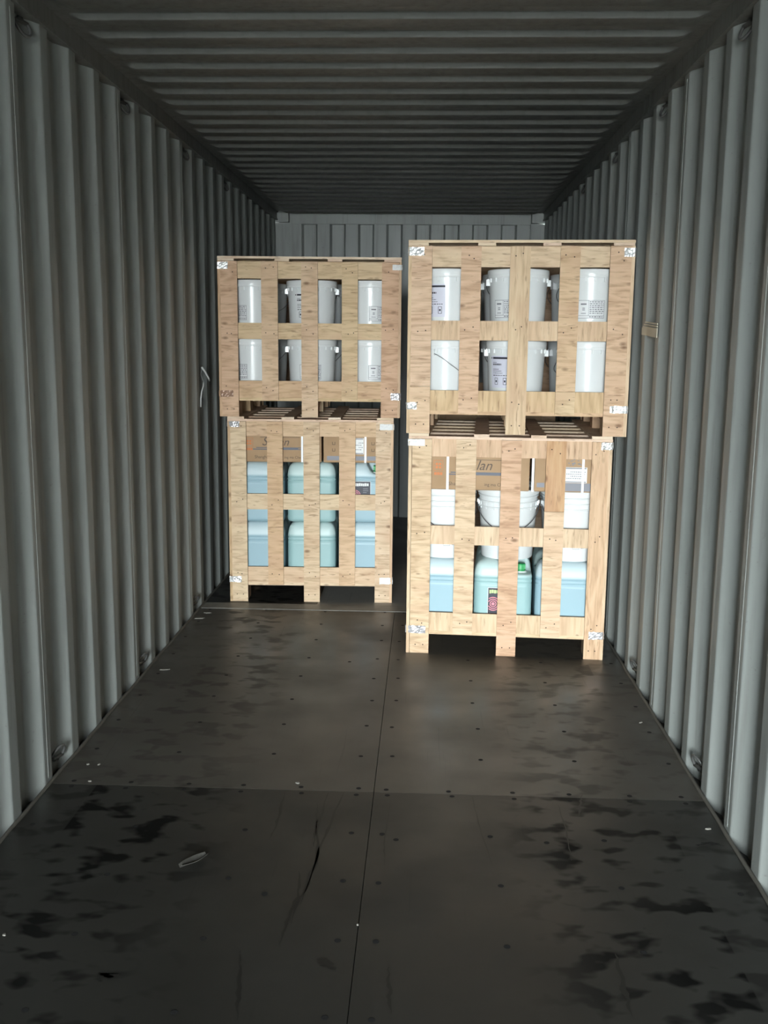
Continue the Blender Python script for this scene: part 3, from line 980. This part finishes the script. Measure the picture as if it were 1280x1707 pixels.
def can_label(e, x0, x1, z0, z1, heading, mcirc):
    y = -CD / 2 - 0.0006
    lab = obj('product_label', MB().box(x0, x1, y - 0.0006, y + 0.0004, z0, z1).mesh('product_label', 'ink_black'), e)
    bd = MB()
    for q in ((x0 - .002, x1 + .002, z1, z1 + 0.0025), (x0 - .002, x1 + .002, z0 - 0.0025, z0), (x0 - .0025, x0, z0, z1), (x1, x1 + .0025, z0, z1)):
        bd.box(q[0], q[1], y - 0.0004, y + 0.0002, q[2], q[3])
    obj('border', bd.mesh('border', 'label_white'), lab)
    hd = MB()
    a = x0 + 0.006
    while a < x1 - 0.02:
        L = random.uniform(0.007, 0.012)
        hd.box(a, a + L, y - 0.0012, y - 0.0005, z1 - 0.026 + random.uniform(-.003, 0), z1 - 0.011 + random.uniform(0, .003))
        a += L + 0.0018
    obj('heading', hd.mesh('heading', heading), lab)
    cen = (x0 + 0.026, z0 + (z1 - z0) * 0.40)
    rg = MB()
    for k, r in enumerate((0.0085, 0.0175, 0.027, 0.0365)):
        ro, ri = r, (0.0 if k == 0 else r - 0.0045)
        m_ = 28
        for i in range(m_):
            a0, a1 = 2 * PI * i / m_, 2 * PI * (i + 1) / m_
            quad = [(cen[0] + rr * math.cos(aa), y - 0.0013, cen[1] + rr * math.sin(aa)) for rr, aa in ((ri, a0), (ro, a0), (ro, a1), (ri, a1))]
            if min(p[0] for p in quad) < x0 or max(p[0] for p in quad) > x1 or min(p[2] for p in quad) < z0 + .002: continue
            rg.add(quad, [(0, 1, 2, 3)])
    obj('rings', rg.mesh('rings', mcirc), lab)
    tx = MB()
    for k in range(5):
        zz = z1 - 0.045 - k * 0.012
        tx.box(x1 - 0.045, x1 - 0.010 - random.uniform(0, .015), y - 0.0012, y - 0.0005, zz, zz + 0.0035)
    obj('small_print', tx.mesh('small_print', 'ink_grey'), lab)

def jerrycan(org, ang, lx, ly, lz, label, group, tone='blue', back=False, lab=None):
    c, s = math.cos(ang), math.sin(ang)
    e = obj('jerrycan', None, None, (org[0] + lx * c - ly * s, org[1] + lx * s + ly * c, org[2] + lz), (0, 0, ang + (PI if back else 0)))
    tag(e, label, 'jerrycan', group)
    obj('body', CAN[tone], e)
    obj('neck', NECK, e, (0.088, -0.066, 0.301))
    obj('screw_cap', CAPM, e, (0.088, -0.066, 0.311))
    if lab:
        can_label(e, *lab)
    return e
YC1, YC2 = 0.180, 0.465
for t_, (tier, z) in enumerate((('bottom', 0.118), ('top', 0.118 + CH + 0.0015))):
    for i, col in enumerate(('left', 'middle', 'right')):
        x = (0.184, 0.498, 0.812)[i]
        lb = None
        txt = 'pale blue jerrycan, %s of the %s row in lower left crate' % (col, tier)
        if tier == 'top' and i == 2:
            lb = (-0.075, 0.046, 0.112, 0.256, 'paper_white', 'ink_pink')
            txt = 'blue jerrycan with green cap and ringed dark label, top right in lower left crate'
        jerrycan(O_LL, aL, x, YC1, z, txt, 'jerrycans in the lower left crate', 'teal' if i == 1 else 'blue', lb is None, lb)
        jerrycan(O_LL, aL, x - 0.006, YC2, z, 'second-row jerrycan behind the %s can of the %s row in lower left crate' % (col, tier), 'jerrycans in the lower left crate', 'teal', False,
                 (-0.075, 0.046, 0.110, 0.246, 'paper_white', 'ink_pink') if i == 0 else None)
for i, col in enumerate(('left', 'middle', 'right')):
    x = (0.178, 0.490, 0.802)[i]
    lb = (-0.074, 0.046, 0.090, 0.228, 'ink_green', 'ink_pink') if i == 1 else None
    txt = ('blue jerrycan under the left pail in lower right crate', 'teal jerrycan with black ringed label and green cap in lower right crate', 'blue jerrycan under the right pail in lower right crate')[i]
    jerrycan(O_RL, aR, x, YC1, 0.118, txt, 'jerrycans in the lower right crate', 'teal' if i == 1 else 'blue', lb is None, lb)
    jerrycan(O_RL, aR, x + 0.005, YC2, 0.118, 'second-row jerrycan behind the %s can in lower right crate' % col, 'jerrycans in the lower right crate', 'teal', False, None)

# ------------------------------------------------------------------ cartons
def carton(org, ang, x0, x1, y0, y1, z0, z1, label):
    c, s = math.cos(ang), math.sin(ang)
    W_, D_, H_ = x1 - x0, y1 - y0, z1 - z0
    e = obj('cardboard_carton', None, None, (org[0] + x0 * c - y0 * s, org[1] + x0 * s + y0 * c, org[2] + z0), (0, 0, ang))
    tag(e, label, 'carton', 'cardboard cartons in the lower crates')
    bd = MB()
    r = 0.004
    vs = []
    for z, i in ((0, r), (r, 0), (H_ - r, 0), (H_, r)):
        vs += [(i, i, z), (W_ - i, i, z), (W_ - i, D_ - i, z), (i, D_ - i, z)]
    fs = [(3, 2, 1, 0), (12, 13, 14, 15)]
    for j in range(3):
        for k in range(4):
            q = (k + 1) % 4
            fs.append((j * 4 + k, j * 4 + q, j * 4 + 4 + q, j * 4 + 4 + k))
    bd.add(vs, fs)
    obj('body', bd.mesh('carton_body', 'carton'), e)
    return e
def rect(mb, x0, x1, z0, z1, d=0.0006):
    mb.box(x0, x1, -d, 0.0005, z0, z1)
def strap(e, x, W_, D_, H_):
    mb = MB()
    w_ = 0.012
    mb.box(x, x + w_, -0.0016, 0.0, 0, H_ + 0.0012)
    mb.box(x, x + w_, 0, D_, H_, H_ + 0.0012)
    obj('strap', mb.mesh('strap', 'strap_white'), e)
def logo_side(e, W_, H_, ex, tx, ts):
    o = obj('lettering', text_mesh('lettering', 'S', ts * 1.1, 'ink_brown', 0.35), e, (tx - 0.022, -0.0008, H_ * 0.60))
    o = obj('lettering', text_mesh('lettering', 'lan', ts, 'ink_brown', 0.35), e, (tx + ts * 1.0, -0.0008, H_ * 0.60))
    st = MB()
    rect(st, tx - 0.055, tx + 0.26, H_ * 0.50, H_ * 0.53)
    rect(st, tx - 0.075, tx + 0.25, H_ * 0.44, H_ * 0.475)
    rect(st, tx + 0.06, tx + 0.20, H_ * 0.475, H_ * 0.50)
    obj('stripes', st.mesh('stripes', 'ink_blue'), e)
    st = MB()
    rect(st, tx - 0.03, tx + 0.21, H_ * 0.885, H_ * 0.9)
    obj('line', st.mesh('line', 'ink_brown'), e)
    obj('lettering', text_mesh('lettering', 'Shanghai', 0.026, 'ink_brown'), e, (tx - 0.065, -0.0008, H_ * 0.13))
    obj('lettering', text_mesh('lettering', 'ing ma Chemical', 0.022, 'ink_brown'), e, (tx + 0.115, -0.0008, H_ * 0.13))
    em = MB()
    s_ = 0.046
    z0 = H_ * 0.54
    for q in ((0, s_, 0, 0.002), (0, s_, s_ * 1.2 - .002, s_ * 1.2), (0, .002, 0, s_ * 1.2), (s_ - .002, s_, 0, s_ * 1.2)):
        rect(em, ex + q[0], ex + q[1], z0 + q[2], z0 + q[3])
    for k in range(4):
        a0 = PI / 4 + k * PI / 2
        cxx, czz = ex + s_ / 2 + 0.0115 * math.cos(a0), z0 + s_ * 0.6 + 0.0115 * math.sin(a0)
        n_ = 10
        em.add([(cxx + 0.007 * math.cos(2 * PI * i / n_), -0.0006, czz + 0.007 * math.sin(2 * PI * i / n_)) for i in range(n_)], [tuple(range(n_))])
    for q in range(3):
        rect(em, ex + 0.002 + q * 0.0145, ex + 0.0145 + q * 0.0145, z0 - 0.020, z0 - 0.006)
    obj('emblem', em.mesh('emblem', 'ink_orange'), e)
def sheet_side(e, W_, H_, sx0, sx1, z0, z1, dense):
    sh = obj('address_sheet', MB().box(sx0, sx1, -0.0008, 0, z0, z1).mesh('address_sheet', 'paper_white'), e)
    pr = MB()
    rect(pr, sx0 + 0.001, sx1 - 0.004, z1 - 0.008, z1 - 0.002, 0.0014)
    rect(pr, sx0 + 0.001, sx1 - 0.004, z0 + 0.002, z0 + 0.007, 0.0014)
    for k in range(4):
        zz = z0 + (z1 - z0) * (0.26 + 0.14 * k)
        a = sx0 + 0.006 + (0.02 if k % 2 else 0)
        while a < sx1 - 0.012:
            L = random.uniform(0.004, 0.010)
            rect(pr, a, a + L, zz, zz + 0.004, 0.0014)
            a += L + 0.003
    obj('print', pr.mesh('print', 'ink_grey'), sh)

# lower right crate: cartons rest on the ribbed pails
zb = 0.118 + CH + 0.001 + 0.362 + 0.001
e = carton(O_RL, aR, 0.034, 0.604, 0.036, 0.46, zb, zb + 0.172, 'long brown carton with orange emblem and printed name in lower right crate')
logo_side(e, 0.57, 0.172, 0.092, 0.232, 0.070)
strap(e, 0.156, 0.57, 0.424, 0.172)
e = carton(O_RL, aR, 0.630, 0.966, 0.036, 0.46, zb, zb + 0.172, 'brown carton with white address sheet and grey band in lower right crate')
sheet_side(e, 0.336, 0.172, 0.150, 0.258, 0.048, 0.126, True)
mb = MB()
rect(mb, 0.012, 0.050, 0.022, 0.045)
obj('band', mb.mesh('band', 'ink_grey'), e)
mb = MB()
rect(mb, 0.150, 0.328, 0.006, 0.046)
obj('band', mb.mesh('band', 'ink_grey'), e)
mb = MB()
for k in range(16):
    xx = 0.158 + random.random() * 0.065
    zz = 0.134 + random.random() * 0.028
    rect(mb, xx, xx + random.uniform(.004, .012), zz, zz + 0.004)
tag(obj('small_print', mb.mesh('small_print', 'ink_grey'), e), kind='stuff')
strap(e, 0.232, 0.336, 0.424, 0.172)
strap(e, -0.0145, 0.336, 0.424, 0.172)
# lower left crate
zb = 0.118 + 2 * CH + 0.004
e = carton(O_LL, aL, 0.036, 0.560, 0.036, 0.45, zb, zb + 0.168, 'long brown carton with printed name and stripes in lower left crate')
logo_side(e, 0.524, 0.168, 0.064, 0.185, 0.066)
strap(e, 0.402, 0.524, 0.414, 0.168)
e = carton(O_LL, aL, 0.574, 0.958, 0.036, 0.45, zb, zb + 0.168, 'brown carton with grey bars, icons and white sheet in lower left crate')
mb = MB()
for q in ((0.020, 0.120, 0.014, 0.040), (0.186, 0.248, 0.014, 0.040), (0.262, 0.340, 0.014, 0.040)):
    mb = MB()
    rect(mb, *q)
    obj('band', mb.mesh('band', 'ink_grey'), e)
mb = MB()
for bx in (0.052, 0.290):
    for z0 in (0.068, 0.108):
        for q in ((0, 0.003, 0, 0.018), (0.015, 0.018, 0, 0.018), (0, 0.018, 0, 0.003)):
            rect(mb, bx + q[0], bx + q[1], z0 + q[2], z0 + q[3])
obj('icons', mb.mesh('icons', 'ink_brown'), e)
sheet_side(e, 0.384, 0.168, 0.186, 0.243, 0.052, 0.150, False)
strap(e, 0.247, 0.384, 0.414, 0.168)

# ------------------------------------------------------------------ lashing rings
def ring_mesh():
    mb = MB()
    pts = []
    for i in range(19):
        a = -0.15 * PI + 1.3 * PI * i / 18
        pts.append((0.0, 0.030 * math.cos(a), 0.036 * math.sin(a)))
    mb.tube(pts, 0.0058, 7)
    return mb.mesh('ring', 'steel_ring', True)
def lug_mesh():
    mb = MB()
    mb.tube([(0, -0.030, -0.017), (0, 0.0, -0.021), (0, 0.030, -0.017)], 0.0075, 7)
    mb.box(-0.006, 0.006, -0.012, 0.012, -0.034, -0.018)
    return mb.mesh('bar', 'steel_ring', True)
RM, LM = ring_mesh(), lug_mesh()
ORD = ['nearest', 'second', 'third', 'fourth', 'fifth']
for side, y0, nm in ((-1, YL, 'left'), (1, YR, 'right')):
    for lev, z, lt in ((0, 0.052, 'at floor level along'), (1, HT - 0.038, 'under the roof rail on')):
        for k in range(4 if lev else 3):
            yy = y0 - 0.104 + 4 * P * k
            e = obj('lashing_ring', None, None, (side * (X + 0.016), yy, z), (PI if lev else 0, side * (-0.45 if not lev else 0.45), side * 0.35))
            tag(e, 'steel lashing ring %s the %s wall, %s to the viewer' % (lt, nm, ORD[k] if k == 0 else ORD[k] + ' nearest'), 'ring', 'steel lashing rings')
            obj('ring', RM, e)
            obj('bar', LM, e)

# folded scrap of card tucked behind a rib on the right wall
e = obj('card_scrap', None, None, (X, 4.44, 1.612))
tag(e, 'folded cream card scrap tucked behind a rib of the right wall', 'card')
for k in range(4):
    vs = []
    zz0, zz1 = (0.0, 0.034) if k == 0 else (0.034 + (k - 1) * 0.011, 0.041 + (k - 1) * 0.011)
    path = [(-0.006, 0.0), (-0.007, 0.06), (-0.005, 0.12), (-0.001, 0.18), (0.002, 0.245 - 0.012 * k), (-0.003, 0.325 - 0.02 * k)]
    for dx, dy in path:
        for z in (zz0, zz1):
            vs.append((dx - 0.002, dy, z + dy * 0.05)); vs.append((dx + 0.001, dy, z + dy * 0.05))
    fs = []
    for i in range(len(path) - 1):
        a = i * 4; b_ = a + 4
        for q in ((0, 2), (2, 3), (3, 1), (1, 0)):
            fs.append((a + q[0], a + q[1], b_ + q[1], b_ + q[0]))
    fs += [(0, 1, 3, 2), tuple(4 * (len(path) - 1) + i for i in (0, 2, 3, 1))]
    obj('card_layer', mesh('card_layer', vs, fs, 'cream_card'), e)
# white cord on the left wall
mb = MB()
mb.tube([(-1.168, 5.885, 1.425), (-1.160, 5.925, 1.402), (-1.150, 5.965, 1.365), (-1.148, 5.990, 1.345)], 0.0058, 6)
mb.tube([(-1.160, 5.885, 1.340), (-1.158, 5.862, 1.315), (-1.162, 5.836, 1.285), (-1.166, 5.826, 1.245), (-1.168, 5.830, 1.195)], 0.0038, 6)
mb.tube([(-1.168, 5.885, 1.425), (-1.180, 5.900, 1.385), (-1.160, 5.885, 1.340)], 0.0009, 6)
tag(obj('cord', mb.mesh('cord', 'cord_white', True)), 'short white cord hanging from a rib of the left wall', 'cord')

# ------------------------------------------------------------------ scraps on the floor
def chip(x, y, L, wd, ang, label, m='chip_pale', h=0.004):
    n_ = 7
    vs = []
    for z in (0.0, h):
        for i in range(n_):
            a = 2 * PI * i / n_
            q = 0.75 + 0.5 * random.random()
            vs.append((L / 2 * math.cos(a) * q * (0.85 if z else 1), wd / 2 * math.sin(a) * q * (0.8 if z else 1), z))
    fs = [tuple(range(n_ - 1, -1, -1)), tuple(range(n_, 2 * n_))] + [(i, (i + 1) % n_, n_ + (i + 1) % n_, n_ + i) for i in range(n_)]
    tag(obj('floor_scrap', mesh('floor_scrap', vs, fs, m), None, (x, y, 0.0012), (0, 0, ang)), label, 'scrap', 'scraps on the floor')
# curled sliver in the left foreground
vs = []
fs = []
n_ = 8
for i in range(n_ + 1):
    t = i / n_
    wv = 0.016 * math.sin(PI * (0.12 + 0.76 * t)) + 0.002
    for s, z in ((-1, 0.0105), (0, 0.0015), (1, 0.0105)):
        vs.append((-0.05 + 0.10 * t, s * wv, z + 0.004 * abs(t - .5)))
for i in range(n_):
    for k in range(2):
        fs.append((i * 3 + k, i * 3 + k + 1, i * 3 + 4 + k, i * 3 + 3 + k))
o = obj('curled_sliver', mesh('curled_sliver', vs, fs, 'sliver_grey'), None, (-0.527, 2.78, 0.001), (0, 0, 0.88))
so = o.modifiers.new('thick', 'SOLIDIFY'); so.thickness = 0.0015
tag(o, 'curled grey sliver lying on the left foreground floor', 'sliver')
for a in ((-1.087, 3.462, 0.012, 0.009, 0.3, 'pale crumb by the nearest left lashing ring'),
          (-1.046, 3.464, 0.014, 0.010, 1.2, 'pale crumb at the near end of the long floor scratch'),
          (-1.032, 3.320, 0.016, 0.010, 0.2, 'pale chip on the left end of the floor seam'),
          (-1.120, 5.470, 0.060, 0.022, 0.2, 'flat pale splinter on the floor near the left wall, before the steel strip'),
          (-1.101, 5.590, 0.045, 0.016, 0.1, 'small pale splinter beside the steel strip at left'),
          (-1.085, 4.560, 0.060, 0.016, 0.15, 'pale curl beside the second left lashing ring on the floor'),
          (-0.280, 3.352, 0.014, 0.016, 0.5, 'white crumb just beyond the floor seam, left of centre'),
          (-0.002, 2.478, 0.006, 0.006, 0.0, 'tiny white crumb on the long centre joint of the floor'),
          (1.095, 4.022, 0.020, 0.012, 0.8, 'pale crumb on the floor by the right wall, in front of the crate'),
          (1.120, 3.090, 0.022, 0.009, 0.3, 'pale flake on the floor near the right wall'),
          (-0.945, 2.378, 0.010, 0.010, 0.3, 'white crumb at the left foreground edge of the floor')):
    chip(*a)
